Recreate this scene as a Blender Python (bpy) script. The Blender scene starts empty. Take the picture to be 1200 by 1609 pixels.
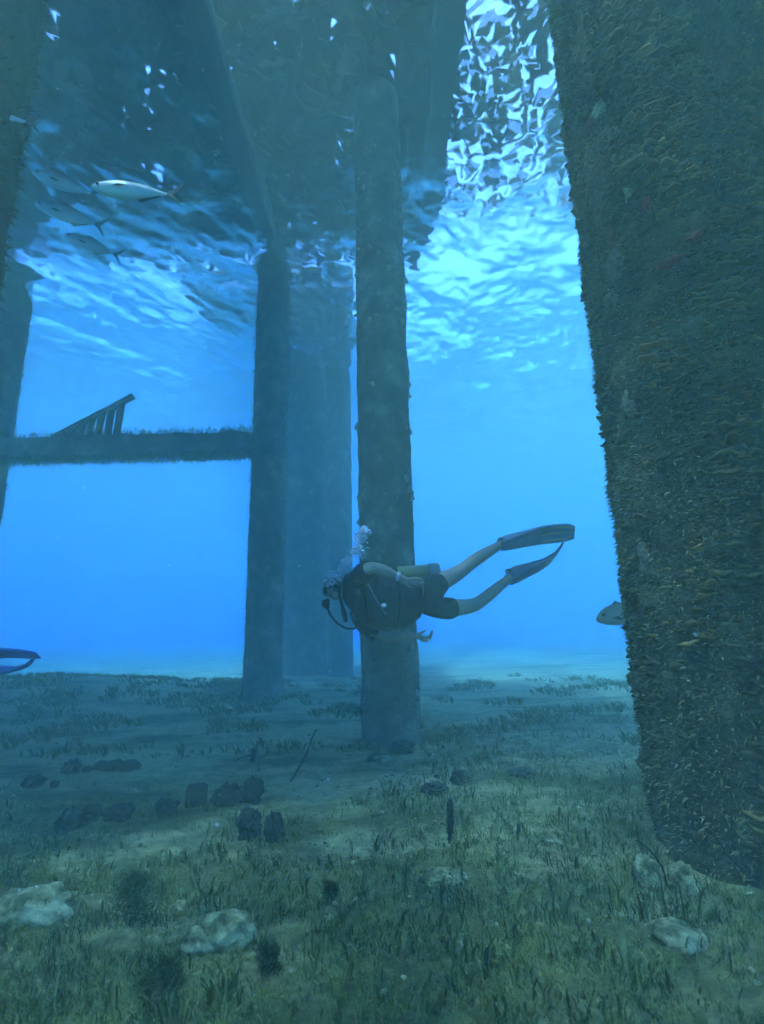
import bpy, bmesh, math, random
import numpy as np
from mathutils import Vector, Matrix, Euler, noise

R = math.radians
S = bpy.context.scene
COL = S.collection
RNG = random.Random(7)

# ------------------------------------------------------------------ camera, sky, sun, exposure
CAM_Z = 1.10
PITCH, ROLL = R(12.7), R(-1.3)
FPX, PW, PH = 800.0, 1200.0, 1609.0            # focal length in pixels of the photograph
SURF = 7.5                                     # height of the water surface above the sea floor

cd = bpy.data.cameras.new('camera'); cam = bpy.data.objects.new('camera', cd); COL.objects.link(cam)
cd.sensor_fit = 'VERTICAL'; cd.sensor_height = 24.0; cd.lens = 24.0 * FPX / PH
cd.clip_start = 0.02; cd.clip_end = 400
CAM_M = Matrix.Rotation(math.pi / 2 + PITCH, 3, 'X') @ Matrix.Rotation(ROLL, 3, 'Z')
cam.location = (0, 0, CAM_Z); cam.rotation_euler = CAM_M.to_euler()
cd.dof.use_dof = True; cd.dof.focus_distance = 4.0; cd.dof.aperture_fstop = 1.6
S.camera = cam

SUN_EL, SUN_AZ = R(73), R(-125)                  # azimuth to the right of the view direction (+y)
W = bpy.data.worlds.new('World'); S.world = W; W.use_nodes = True
nt = W.node_tree; bg = nt.nodes['Background']
sky = nt.nodes.new('ShaderNodeTexSky'); sky.sky_type = 'NISHITA'; sky.sun_disc = False
sky.sun_elevation = SUN_EL; sky.sun_rotation = SUN_AZ; sky.air_density = 1.0; sky.dust_density = 1.5
nt.links.new(sky.outputs[0], bg.inputs[0]); bg.inputs[1].default_value = 0.15
sd = bpy.data.lights.new('sun', 'SUN'); sd.energy = 5.0; sd.angle = R(2.5); sd.color = (1, .92, .74)
sun = bpy.data.objects.new('sun', sd); COL.objects.link(sun)
sdir = Vector((math.sin(SUN_AZ) * math.cos(SUN_EL), math.cos(SUN_AZ) * math.cos(SUN_EL), math.sin(SUN_EL)))
sun.rotation_euler = sdir.to_track_quat('Z', 'Y').to_euler(); sun.location = sdir * 40

vs = S.view_settings
vs.view_transform = 'Standard'; vs.look = 'None'; vs.gamma = 1.0; vs.use_curve_mapping = False
vs.exposure = 3.6
cy = S.cycles
cy.max_bounces = 6; cy.diffuse_bounces = 2; cy.glossy_bounces = 2; cy.volume_bounces = 2
cy.transparent_max_bounces = 12; cy.sample_clamp_indirect = 6.0
cy.use_denoising = True
try: cy.denoiser = 'OPENIMAGEDENOISE'
except Exception: pass
cy.use_adaptive_sampling = True; cy.adaptive_threshold = 0.02

# ------------------------------------------------------------------ helpers
def ray(px, py):
    v = CAM_M @ Vector((px - PW / 2, PH / 2 - py, -FPX)); return v
def at(px, py, depth):
    """point seen at that photograph pixel, that many metres along the viewing axis"""
    return Vector((0, 0, CAM_Z)) + ray(px, py) * (depth / FPX)
def tag(o, label=None, cat=None, group=None, kind=None):
    if label: o['label'] = label
    if cat: o['category'] = cat
    if group: o['group'] = group
    if kind: o['kind'] = kind
    return o
def empty(name, loc, label=None, cat=None, group=None):
    o = bpy.data.objects.new(name, None); COL.objects.link(o); o.location = loc
    o.empty_display_size = .1
    return tag(o, label, cat, group)
def link(name, me, m, parent=None, smooth=True):
    if m and not me.materials: me.materials.append(m)
    o = bpy.data.objects.new(name, me); COL.objects.link(o)
    if smooth and len(me.polygons):
        me.polygons.foreach_set('use_smooth', [True] * len(me.polygons))
    if parent:
        o.parent = parent
        o.matrix_parent_inverse = Matrix.Translation(-Vector(parent.matrix_basis.translation)) if False else Matrix()
    return o
def put(name, bm, m, parent=None, smooth=True, world=True):
    """bmesh -> object; with world=True the coordinates are world ones and are moved to the parent's frame"""
    me = bpy.data.meshes.new(name)
    if parent and world:
        p = parent; mat = Matrix()
        while p: mat = p.matrix_basis @ mat; p = p.parent
        bm.transform(mat.inverted())
    bm.to_mesh(me); bm.free()
    return link(name, me, m, parent, smooth)
def pyd(name, v, f, m, parent=None, smooth=False):
    me = bpy.data.meshes.new(name); me.from_pydata(v, [], f); me.update()
    return link(name, me, m, parent, smooth)
def copy_tree(o, parent=None):
    c = o.copy(); COL.objects.link(c); c.parent = parent
    for ch in o.children: copy_tree(ch, c)
    return c
def fbm(x, y, z=0., oct=4):
    return noise.fractal(Vector((x, y, z)), 1.0, 2.0, oct)
def ground(x, y):
    z = .05 * fbm(x * .35, y * .35, 3.1) + .012 * fbm(x * 2.2, y * 2.2, 9.)
    d = max(0., y - 5.5)
    z += .34 * math.exp(-((x + 6.5) / 3.4) ** 2 - ((y - 9.5) / 1.9) ** 2)     # low bank on the left
    return z
def on_ground(px, py):
    d = ray(px, py).normalized(); o = Vector((0, 0, CAM_Z)); z = 0.
    for _ in range(12):
        t = (z - o.z) / d.z; p = o + d * t; z = ground(p.x, p.y)
    return Vector((p.x, p.y, z))

def blob(c, r, seed, sub=2, squash=(1, 1, 1), amp=.35, fr=1.6):
    bm = bmesh.new(); bmesh.ops.create_icosphere(bm, subdivisions=sub, radius=1)
    for v in bm.verts:
        k = 1 + amp * fbm(v.co.x * fr + seed, v.co.y * fr, v.co.z * fr, 4)
        v.co = Vector((v.co.x * squash[0], v.co.y * squash[1], v.co.z * squash[2])) * r * k + Vector(c)
    return bm
# ---- materials
def nodes(name):
    m = bpy.data.materials.new(name); m.use_nodes = True; t = m.node_tree
    return m, t, t.nodes, t.links, t.nodes['Principled BSDF']
def ramp(N, stops):
    r = N.new('ShaderNodeValToRGB'); e = r.color_ramp.elements
    while len(e) < len(stops): e.new(.5)
    for k, (p, c) in zip(e, stops): k.position = p; k.color = (*c, 1)
    return r
def mat(name, stops, scale=6., rough=.8, bump=.3, bscale=None, detail=6., coord='Object', spec=.2, stretch=None, dist=.02):
    m, t, N, L, b = nodes(name)
    tc = N.new('ShaderNodeTexCoord'); src = tc.outputs[coord]
    if stretch:
        mp = N.new('ShaderNodeMapping'); mp.inputs['Scale'].default_value = stretch
        L.new(src, mp.inputs[0]); src = mp.outputs[0]
    n = N.new('ShaderNodeTexNoise'); n.inputs['Scale'].default_value = scale; n.inputs['Detail'].default_value = detail
    n.inputs['Roughness'].default_value = .62
    L.new(src, n.inputs['Vector'])
    r = ramp(N, stops); L.new(n.outputs[0], r.inputs[0]); L.new(r.outputs[0], b.inputs['Base Color'])
    b.inputs['Roughness'].default_value = rough; b.inputs['Specular IOR Level'].default_value = spec
    if bump:
        n2 = N.new('ShaderNodeTexNoise'); n2.inputs['Scale'].default_value = bscale or scale * 4; n2.inputs['Detail'].default_value = 5
        L.new(src, n2.inputs['Vector'])
        bp = N.new('ShaderNodeBump'); bp.inputs['Strength'].default_value = bump; bp.inputs['Distance'].default_value = dist
        L.new(n2.outputs[0], bp.inputs['Height']); L.new(bp.outputs[0], b.inputs['Normal'])
    return m
def varied(name, stops, rough=.75, spec=.2, patchy=0.):
    """colour drawn per mesh island, for blades and fronds"""
    m, t, N, L, b = nodes(name)
    g = N.new('ShaderNodeNewGeometry'); r = ramp(N, stops)
    L.new(g.outputs['Random Per Island'], r.inputs[0]); src = r.outputs[0]
    if patchy:
        n = N.new('ShaderNodeTexNoise'); n.inputs['Scale'].default_value = patchy; n.inputs['Detail'].default_value = 4; L.new(g.outputs['Position'], n.inputs['Vector'])
        r2 = ramp(N, [(.36, (.22, .25, .25)), (.5, (.75, .72, .65)), (.64, (1.35, 1.15, .9))]); L.new(n.outputs[0], r2.inputs[0])
        mx = N.new('ShaderNodeMix'); mx.data_type = 'RGBA'; mx.blend_type = 'MULTIPLY'; mx.inputs[0].default_value = 1.
        L.new(src, mx.inputs[6]); L.new(r2.outputs[0], mx.inputs[7]); src = mx.outputs[2]
    L.new(src, b.inputs['Base Color'])
    b.inputs['Roughness'].default_value = rough; b.inputs['Specular IOR Level'].default_value = spec
    return m

# ------------------------------------------------------------------ the setting
EXT = 58.0
def seabed_material():
    m, t, N, L, b = nodes('sand')
    g = N.new('ShaderNodeNewGeometry'); P = g.outputs['Position']
    n1 = N.new('ShaderNodeTexNoise'); n1.inputs['Scale'].default_value = 1.1; n1.inputs['Detail'].default_value = 8; n1.inputs['Roughness'].default_value = .68
    n2 = N.new('ShaderNodeTexNoise'); n2.inputs['Scale'].default_value = 14; n2.inputs['Detail'].default_value = 8; n2.inputs['Roughness'].default_value = .7
    mp = N.new('ShaderNodeMapping'); mp.inputs['Scale'].default_value = (.55, 1.3, 1)
    L.new(P, mp.inputs[0]); L.new(mp.outputs[0], n1.inputs['Vector']); L.new(P, n2.inputs['Vector'])
    sand = ramp(N, [(.3, (.28, .23, .09)), (.55, (.43, .36, .15)), (.75, (.56, .48, .23))]); L.new(n2.outputs[0], sand.inputs[0])
    alg = ramp(N, [(.3, (.06, .065, .018)), (.7, (.17, .15, .05))]); L.new(n2.outputs[0], alg.inputs[0])
    mk = ramp(N, [(.45, (0, 0, 0)), (.62, (1, 1, 1))]); sx = N.new('ShaderNodeSeparateXYZ'); L.new(P, sx.inputs[0])
    mr = N.new('ShaderNodeMapRange'); mr.inputs[1].default_value = 2.2; mr.inputs[2].default_value = 4.6; mr.inputs[3].default_value = .13; mr.inputs[4].default_value = 0.
    L.new(sx.outputs['Y'], mr.inputs[0]); am = N.new('ShaderNodeMath'); L.new(n1.outputs[0], am.inputs[0]); L.new(mr.outputs[0], am.inputs[1]); L.new(am.outputs[0], mk.inputs[0])
    mx = N.new('ShaderNodeMix'); mx.data_type = 'RGBA'
    L.new(mk.outputs[0], mx.inputs[0]); L.new(sand.outputs[0], mx.inputs[6]); L.new(alg.outputs[0], mx.inputs[7])
    L.new(mx.outputs[2], b.inputs['Base Color'])
    b.inputs['Roughness'].default_value = .95; b.inputs['Specular IOR Level'].default_value = .1
    n3 = N.new('ShaderNodeTexNoise'); n3.inputs['Scale'].default_value = 30; n3.inputs['Detail'].default_value = 6; L.new(P, n3.inputs['Vector'])
    ad = N.new('ShaderNodeMath'); ad.operation = 'ADD'; L.new(n2.outputs[0], ad.inputs[0]); L.new(n3.outputs[0], ad.inputs[1])
    bp = N.new('ShaderNodeBump'); bp.inputs['Strength'].default_value = .8; bp.inputs['Distance'].default_value = .03
    L.new(ad.outputs[0], bp.inputs['Height']); L.new(bp.outputs[0], b.inputs['Normal'])
    return m
def sheet(name, n, hfun, m, cy0=3.5, k=4.2):
    u = np.linspace(-1, 1, n); w = np.sinh(k * u) / math.sinh(k)
    xs = w * EXT; ys = cy0 + np.where(w < 0, w * (EXT + cy0), w * (EXT - cy0))
    v = [(x, y, hfun(x, y)) for y in ys for x in xs]
    f = [(j * n + i, j * n + i + 1, (j + 1) * n + i + 1, (j + 1) * n + i) for j in range(n - 1) for i in range(n - 1)]
    return tag(pyd(name, v, f, m, None, True), kind='structure')
def bed(x, y):
    return ground(x, y) + (.02 * fbm(x * 6, y * 6, 1.7) if abs(x) < 7 and y < 12 else 0.)
sheet('seabed', 300, bed, seabed_material())

def water_material():
    m, t, N, L, b = nodes('water_surface'); N.remove(b); out = N['Material Output']
    fs = None                                            # ripples below mesh size spread the critical angle
    for ior in (1.17, 1.21, 1.25, 1.29, 1.34):
        fr = N.new('ShaderNodeFresnel'); fr.inputs['IOR'].default_value = ior
        mu = N.new('ShaderNodeMath'); mu.operation = 'MULTIPLY_ADD'; mu.inputs[1].default_value = .2; mu.inputs[2].default_value = 0.
        L.new(fr.outputs[0], mu.inputs[0])
        if fs is not None: L.new(fs, mu.inputs[2])
        fs = mu.outputs[0]
    tr = N.new('ShaderNodeBsdfTransparent'); tr.inputs[0].default_value = (1, 1, 1, 1)
    gl = N.new('ShaderNodeBsdfGlossy'); gl.inputs['Roughness'].default_value = .07; gl.inputs[0].default_value = (1, 1, 1, 1)
    mx = N.new('ShaderNodeMixShader'); L.new(fs, mx.inputs[0]); L.new(tr.outputs[0], mx.inputs[1]); L.new(gl.outputs[0], mx.inputs[2])
    rf = N.new('ShaderNodeBsdfRefraction'); rf.inputs['IOR'].default_value = 1.16; rf.inputs['Roughness'].default_value = .16
    m2 = N.new('ShaderNodeMixShader'); m2.inputs[0].default_value = .75
    L.new(tr.outputs[0], m2.inputs[1]); L.new(rf.outputs[0], m2.inputs[2]); L.new(m2.outputs[0], mx.inputs[1])
    L.new(mx.outputs[0], out.inputs['Surface'])
    return m
C24, S24 = math.cos(R(24)), math.sin(R(24))
def swell(x, y):
    u, v = x * C24 - y * S24, (x * S24 + y * C24) * .72
    k = .72 + .42 / (1 + math.exp(-(x - .4) * 1.6))                  # calmer in the lee of the solid bay
    z = SURF + .08 * fbm(u * .35 + 5, v * .35, 0.3, 2)
    z += .085 * k * noise.noise(Vector((u * .9, v * .9, 4.4)))
    d = math.hypot(x, y - 6)
    if d < 30: z += .040 * k * noise.noise(Vector((u * 2.6, v * 2.6, 7.7))) + .019 * k * noise.noise(Vector((u * 6.3 + .6 * z, v * 6.3, 1.2)))
    if d < 16: z += .010 * k * noise.noise(Vector((u * 14., v * 14., 2.2)))
    return z
sheet('water_surface', 640, swell, water_material(), 6.5, 3.2)

# the water itself: one even body of blue haze
hb = bmesh.new(); bmesh.ops.create_cube(hb, size=1, matrix=Matrix.Translation((0, 0, 3.7)) @ Matrix.Diagonal((EXT * 2 + 4, EXT * 2 + 4, 10.0, 1)))
hm, ht, HN, HL, hbs = nodes('haze'); HN.remove(hbs)
pv = HN.new('ShaderNodeVolumePrincipled')
pv.inputs['Color'].default_value = (.14, .20, .14, 1); pv.inputs['Absorption Color'].default_value = (.10, .49, .82, 1)
pv.inputs['Density'].default_value = .275; pv.inputs['Anisotropy'].default_value = .0
HL.new(pv.outputs[0], HN['Material Output'].inputs['Volume'])
hz = put('haze', hb, hm, None, False); tag(hz, kind='stuff'); tag(hz, 'clear blue water haze filling the whole scene')

# ------------------------------------------------------------------ pier deck overhead
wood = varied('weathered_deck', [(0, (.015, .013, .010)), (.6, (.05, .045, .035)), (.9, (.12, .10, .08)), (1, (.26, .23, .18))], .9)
def boxbm(x0, x1, y0, y1, z0, z1):
    bm = bmesh.new(); bmesh.ops.create_cube(bm, size=1, matrix=Matrix.Translation(((x0 + x1) / 2, (y0 + y1) / 2, (z0 + z1) / 2)) @ Matrix.Diagonal((x1 - x0, y1 - y0, z1 - z0, 1)))
    return bm
DECK = 8.2
deck = empty('pier_deck', (-8, 0, DECK), 'dark pier deck overhead, dim through the rippled surface at upper left', 'pier')
def planks(x0, x1, y0, y1, wr, gaps):
    y = y0
    while y < y1:
        w = RNG.uniform(*wr)
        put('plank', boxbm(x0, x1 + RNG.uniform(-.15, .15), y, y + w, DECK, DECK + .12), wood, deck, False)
        y += w + RNG.choice(gaps)
planks(-10, -3.9, -4, 2.4, (.8, 1.0), (.01, .02))
planks(-4.4, -.6, 9.7, 13.6, (.8, 1.0), (.02, .06))  # far run of deck, placed to shade the hazy back piles
def patchwork(name, x0, x1, y0, y1, n, smin, smax):
    """invented random boards over the joists; their density sets how much sun leaks through"""
    V, F = [], []
    for k in range(n):
        cx, cy_, l, w, a = RNG.uniform(x0, x1), RNG.uniform(y0, y1), RNG.uniform(smin, smax), RNG.uniform(.4, .9) * smin, RNG.uniform(0, 3.14)
        u, v = Vector((math.cos(a), math.sin(a), 0)) * l / 2, Vector((-math.sin(a), math.cos(a), 0)) * w / 2; q = len(V); c = Vector((cx + 8, cy_, RNG.uniform(0, .2)))
        for z in (0, .015):
            k_ = Vector((0, 0, z)); V += [c - u - v + k_, c + u * RNG.uniform(.6, 1.1) - v + k_, c + u + v * RNG.uniform(.5, 1.2) + k_, c - u * RNG.uniform(.7, 1.1) + v + k_]
        F += [tuple(q + i for i in f) for f in ((3, 2, 1, 0), (4, 5, 6, 7), (0, 1, 5, 4), (1, 2, 6, 5), (2, 3, 7, 6), (3, 0, 4, 7))]
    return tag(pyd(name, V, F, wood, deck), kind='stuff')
patchwork('light_shaping_decking', .95, 7, 2.4, 6.4, 1700, .12, .42)          # right bay ahead
patchwork('light_shaping_decking', 1.0, 7, 6.3, 8.2, 430, .12, .42)           # its thinning edge
patchwork('light_shaping_decking', -10, .98, 3.6, 8.8, 6600, .2, .55)         # left bay
patchwork('light_shaping_decking', -10, -2.2, 2.3, 3.7, 1350, .2, .55)
patchwork('light_shaping_decking', -2.3, .98, 2.3, 3.7, 400, .13, .35)        # openings added to let sun through onto the diver
patchwork('light_shaping_decking', -10, .9, 8.6, 9.5, 380, .2, .55)           # its ragged edge
patchwork('light_shaping_decking', -4., .98, -.6, 2.4, 900, .13, .35)        # overhead, out of view: openings added to let sun reach the near bed
patchwork('light_shaping_decking', -4., 7, -4., -.5, 3000, .2, .5)            # behind
patchwork('light_shaping_decking', .95, 7, -.6, 2.5, 1400, .13, .35)  # unseen right side, thinned so that sun reaches the thick pile
for bx in (-9, -5.7, -2.0, .95, 3.6, 6.5):
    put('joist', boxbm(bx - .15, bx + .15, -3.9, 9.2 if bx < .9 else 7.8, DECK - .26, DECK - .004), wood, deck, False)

# ------------------------------------------------------------------ piles
def seg_bm(x, y, rad, z0, z1, seg, rings, amp, seed, lean=(0, 0), flare=0.):
    bm = bmesh.new(); rows = []
    for j in range(rings + 1):
        z = z0 + (z1 - z0) * j / rings; row = []
        for i in range(seg):
            a = 2 * math.pi * i / seg; ca, sa = math.cos(a), math.sin(a)
            n = fbm(ca * rad * 3.5 + seed, sa * rad * 3.5, z * 2.2, 5)
            n2 = noise.noise(Vector((ca * rad * 14, sa * rad * 14 + seed, z * 14)))
            r = rad + amp * n + amp * .45 * n2 + flare * math.exp(-max(0, z) / .35)
            row.append(bm.verts.new((x + lean[0] * z + r * ca, y + lean[1] * z + r * sa, z)))
        rows.append(row)
    for j in range(rings):
        for i in range(seg):
            k = (i + 1) % seg; bm.faces.new((rows[j][i], rows[j][k], rows[j + 1][k], rows[j + 1][i]))
    bm.faces.new(rows[-1]); bm.faces.new(list(reversed(rows[0])))
    return bm
def polar(az, d): return d * math.sin(R(az)), d * math.cos(R(az))

pile_mat = mat('pile_growth', [(.32, (.10, .10, .08)), (.5, (.17, .17, .13)), (.6, (.25, .25, .18)), (.7, (.42, .41, .27))], 3.2, .95, .6, 34, 8)
enc_mat = mat('pile_crust', [(.3, (.03, .022, .010)), (.5, (.07, .055, .025)), (.62, (.12, .095, .04)), (.75, (.22, .19, .09))], 5., .95, .8, 40, 8)

def pile(name, az, d, rad, label, seg=48, rings=180, amp=.02, seed=0., m=pile_mat, lean=(0, 0), flare=0.):
    x, y = polar(az, d)
    t = empty(name, (x, y, 0), label, 'pile', 'round piles holding up the pier')
    put('shaft', seg_bm(x, y, rad, -.6, DECK - .4, seg, rings, amp, seed, lean, flare), m, t)
    return t
P_R = polar(35.0, 3.364); P_C = polar(0.45, 5.35)
right_pile = pile('pier_pile', 35.0, 3.364, .585, 'thick pile at right overgrown with ruffled brown algae plates', 150, 640, .03, 11, enc_mat)
centre_pile = pile('pier_pile', .45, 5.35, .29, 'slim pale-patched pile in the middle behind the diver', 72, 420, .016, 3)
near_left = pile('pier_pile', -46.2, 4., .42, 'dark near pile cut off by the upper left picture edge', 64, 240, .02, 5, enc_mat)
far_left = pile('pier_pile', -39.4, 11.3, .38, 'hazy blue pile at left edge carrying the left end of the crossbeam', 40, 120, .02, 7)
back_a = pile('pier_pile', -13, 8.9, .30, 'hazy pile carrying the right end of the crossbeam', 40, 160, .015, 9, flare=.06)
back_c = pile('pier_pile', -8.9, 13.6, .72, 'broad ghostly pile between the two hazy ones', 32, 100, .03, 17)
back_b = pile('pier_pile', -4.9, 12.4, .31, 'faintest pile, deep in the blue just left of the middle pile', 32, 100, .015, 13)

# ---- crossbeam between the two hazy piles, with a broken ribbed panel on it
bA = Vector((*polar(-39.4, 11.3), 4.38)); bB = Vector((*polar(-13, 8.9), 4.38)); bd = (bB - bA).normalized(); bn = Vector((-bd.y, bd.x, 0))
def bar(bm, a, b, w, h, up=Vector((0, 0, 1)), n=1, amp=0., seed=0.):
    """a square bar from a to b, cut into n lengths and roughened"""
    a, b = Vector(a), Vector(b); d = (b - a).normalized(); s_ = d.cross(up).normalized(); u = s_.cross(d)
    prev = None; rows = []
    for j in range(n + 1):
        c = a.lerp(b, j / n); row = []
        for i, (p, q) in enumerate(((-1, -1), (0, -1), (1, -1), (1, 0), (1, 1), (0, 1), (-1, 1), (-1, 0))):
            k = 1 + amp * noise.noise(Vector((j * .45 + seed, i * 1.7, seed)))
            row.append(bm.verts.new(c + s_ * p * w / 2 * k + u * q * h / 2 * k))
        rows.append(row)
    for j in range(n):
        for i in range(8):
            bm.faces.new((rows[j][i], rows[j][(i + 1) % 8], rows[j + 1][(i + 1) % 8], rows[j + 1][i]))
    bm.faces.new(rows[-1]); bm.faces.new(list(reversed(rows[0])))
    return bm
beam = empty('crossbeam', bA, 'horizontal crossbeam overgrown with weed between two hazy piles', 'beam')
put('girder', bar(bmesh.new(), bA + bd * .3, bB - bd * .3,   .32, .34, n=40, amp=.28, seed=2.), pile_mat, beam)
bw = random.Random(3); WV, WF = [], []
for k in range(2600):
    p = bA.lerp(bB, bw.uniform(.03, .97)) - bA + bn * bw.uniform(-.19, .19) + Vector((0, 0, bw.choice((-.2, .2, -.2)) + bw.uniform(-.03, .03)))
    e = p + Vector((bw.uniform(-.06, .06), bw.uniform(-.04, .04), (1 if p.z > 0 else -1) * bw.uniform(.03, .13))); q = len(WV); t = bd * .012
    WV += [p - t, p + t, e]; WF.append((q, q + 1, q + 2))
beam_weed = (WV, WF)
pan = empty('ribbed_panel', bA + bd * 1.3 + Vector((0, 0, .2)), 'broken ribbed panel leaning up from the hazy crossbeam', 'panel')
for k in range(7):
    p0 = bA + bd * (1.35 + .17 * k) + Vector((0, 0, .16)); hh = .10 + .095 * k
    put('rib', bar(bmesh.new(), p0, p0 + Vector((0, 0, hh)) + bd * .04, .06, .11, up=bd), pile_mat, pan)
put('rail', bar(bmesh.new(), bA + bd * 1.2 + Vector((0, 0, .2)), bA + bd * 2.62 + Vector((0, 0, .98)), .09, .09, n=10, amp=.3), pile_mat, pan)

# ------------------------------------------------------------------ growth on the piles
plate_mat = varied('algae_plate', [(0, (.05, .03, .008)), (.35, (.12, .075, .018)), (.7, (.20, .125, .03)), (.95, (.27, .19, .055)), (1, (.13, .13, .04))], .8, .2, 2.6)
def plate_geo(rng, w, l):
    """a ruffled half-round frond: upper and lower skin, waved rim"""
    n = 6; top = []; bot = []
    ph = rng.uniform(0, 6.28); am = rng.uniform(.10, .22) * l; asym = rng.uniform(-.25, .25)
    for i in range(n + 1):
        a = math.pi * i / n; r = 1 + rng.uniform(-.16, .14)
        x = -math.cos(a) * w * r * (1 + asym * math.cos(a)); y = math.sin(a) ** .8 * l * r
        z = am * math.sin(ph + i * 1.75) + .30 * y
        top.append((x, y, z + .003)); bot.append((x * .95, y * .95, z - .005))
    v = [(0, -.018, .004), (0, -.018, -.012)] + top + bot; f = []
    for i in range(n):
        f.append((0, 2 + i, 3 + i)); f.append((1, n + 4 + i, n + 3 + i)); f.append((2 + i, n + 3 + i, n + 4 + i, 3 + i))
    return v, f
def frame(x, y, rad, a, z, tilt, spin, bump=0.):
    o = Vector((math.cos(a), math.sin(a), 0)); t = Vector((-o.y, o.x, 0)); u = Vector((0, 0, 1))
    # local y points out of the pile and is tilted up or down, local x runs round it
    yv = (o * math.cos(tilt) + u * math.sin(tilt)).normalized(); zv = (u * math.cos(tilt) - o * math.sin(tilt))
    xv = yv.cross(zv)
    m = Matrix((xv, yv, zv)).transposed().to_4x4() @ Matrix.Rotation(spin, 4, 'Z')
    m.translation = Vector((x, y, 0)) + o * (rad + bump) + u * z
    return m
def wall_hit(px, py):
    """angle and height where the line of sight meets the thick pile"""
    d = ray(px, py); ox, oy = -P_R[0], -P_R[1]
    A = d.x ** 2 + d.y ** 2; B = ox * d.x + oy * d.y; Cc = ox * ox + oy * oy - .60 ** 2; D = B * B - A * Cc
    t = (-B - math.sqrt(max(0, D))) / A
    return math.atan2(oy + d.y * t, ox + d.x * t), CAM_Z + d.z * t
PATCHES = ((938, 172, .055, .06, 'pale', 'coralline_patch'), (925, 200, .06, .07, 'red', 'red_sponge'), (985, 300, .035, .05, 'pale', 'coralline_patch'),
        (1010, 318, .045, .05, 'red', 'red_sponge'), (952, 372, .022, .09, 'red', 'red_sponge'), (1052, 408, .08, .03, 'red', 'red_sponge'), (965, 420, .09, .11, 'grey', 'grey_sponge'),
        (960, 470, .06, .06, 'grey', 'grey_sponge'), (1008, 880, .05, .11, 'grey', 'grey_sponge'), (1090, 370, .05, .03, 'red', 'red_sponge'), (985, 640, .05, .08, 'grey', 'grey_sponge'))
PATCH = [(*wall_hit(p[0], p[1]), p[2], p[3]) for p in PATCHES]
rr = random.Random(21)
a_cam = math.atan2(-P_R[1], -P_R[0])                      # the side that faces the lens
lib = []
for k in range(14):
    v, f = plate_geo(rr, rr.uniform(.014, .042), rr.uniform(.014, .036))
    me = bpy.data.meshes.new('algae_frond'); me.from_pydata(v, [], f); me.update(); me.materials.append(plate_mat)
    me.polygons.foreach_set('use_smooth', [True] * len(me.polygons)); lib.append((me, v, f))
cand = []
tries = 0
while len(cand) < 9500 and tries < 90000:
    tries += 1
    da = rr.uniform(-1.75, 1.75); z = rr.uniform(.15, 7.0); a = a_cam + da
    m_ = noise.noise(Vector((math.cos(a) * 1.3 + 3, math.sin(a) * 1.3, z * .8)))
    dens = .95 if z < 4.6 else max(.25, .95 - (z - 4.6) * .32)
    if da < -.6: dens *= .30                             # the left flank is barer
    if m_ < -.18: dens *= .10
    if any(abs(a - pa) * .585 < w * .9 and abs(z - pz) < h * .9 for pa, pz, w, h in PATCH): continue
    if rr.random() < dens: cand.append((a, z, da))
def surf_r(a, z, rad=.585, amp=.03, seed=11):
    ca, sa = math.cos(a), math.sin(a)
    return rad + amp * fbm(ca * rad * 3.5 + seed, sa * rad * 3.5, z * 2.2, 5)
cand.sort(key=lambda c: abs(c[1] - 2.6) + 1.6 * abs(c[2] - .05) + rr.random() * 1.5)
BV, BF = [], []
for k, (a, z, da) in enumerate(cand):
    me, v, f = rr.choice(lib)
    M = frame(P_R[0], P_R[1], surf_r(a, z) - .004, a, z, rr.uniform(-1.2, .5), rr.uniform(-.9, .9)) @ Matrix.Scale(rr.uniform(.45, 1.3) * (1 + 1.0 * noise.noise(Vector((math.cos(a) * 2.2, math.sin(a) * 2.2 + 5, z * 2.4)))), 4)
    if k < 290:
        M.translation -= Vector((P_R[0], P_R[1], 0))
        o = bpy.data.objects.new('algae_frond', me); COL.objects.link(o); o.parent = right_pile; o.matrix_basis = M
    else:
        b0 = len(BV); BV += [(M @ Vector(p)) - Vector((P_R[0], P_R[1], 0)) for p in v]; BF += [tuple(i + b0 for i in q) for q in f]
tag(pyd('algae_cover', BV, BF, plate_mat, right_pile, True), kind='stuff')

turf_mat = varied('turf_algae', [(0, (.05, .042, .012)), (.5, (.11, .10, .025)), (.85, (.18, .16, .05)), (1, (.27, .23, .09))], .9)
tag(pyd('hanging_weed', *beam_weed, turf_mat, beam), kind='stuff')
def turf(name, cx, cy, rfun, n, zr, arange, parent, ln, seed, w=.004):
    rg = random.Random(seed); V, F = [], []
    for k in range(n):
        a = rg.uniform(*arange); z = rg.uniform(*zr); r = rfun(a, z) - .004
        o = Vector((math.cos(a), math.sin(a), 0)); t = Vector((-o.y, o.x, 0))
        p = o * r + Vector((0, 0, z)); L_ = ln * rg.uniform(.4, 1.5)
        d = (o + Vector((rg.uniform(-.6, .6), rg.uniform(-.6, .6), rg.uniform(-.7, .5)))).normalized()
        s_ = (t * rg.uniform(-1, 1) + Vector((0, 0, rg.uniform(-1, 1)))).normalized() * w * rg.uniform(.6, 1.6)
        q = p + d * L_ * .55; e = p + d * L_ + Vector((0, 0, -.2 * L_)); b0 = len(V)
        V += [p - s_, p + s_, q + s_ * .8, q - s_ * .8, e]; F += [(b0, b0 + 1, b0 + 2, b0 + 3), (b0 + 3, b0 + 2, b0 + 4)]
    return tag(pyd(name, V, F, turf_mat, parent), kind='stuff')
turf('turf_algae', *P_R, lambda a, z: surf_r(a, z), 42000, (0, 7.4), (a_cam - 1.9, a_cam + 1.9), right_pile, .030, 31)
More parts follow.
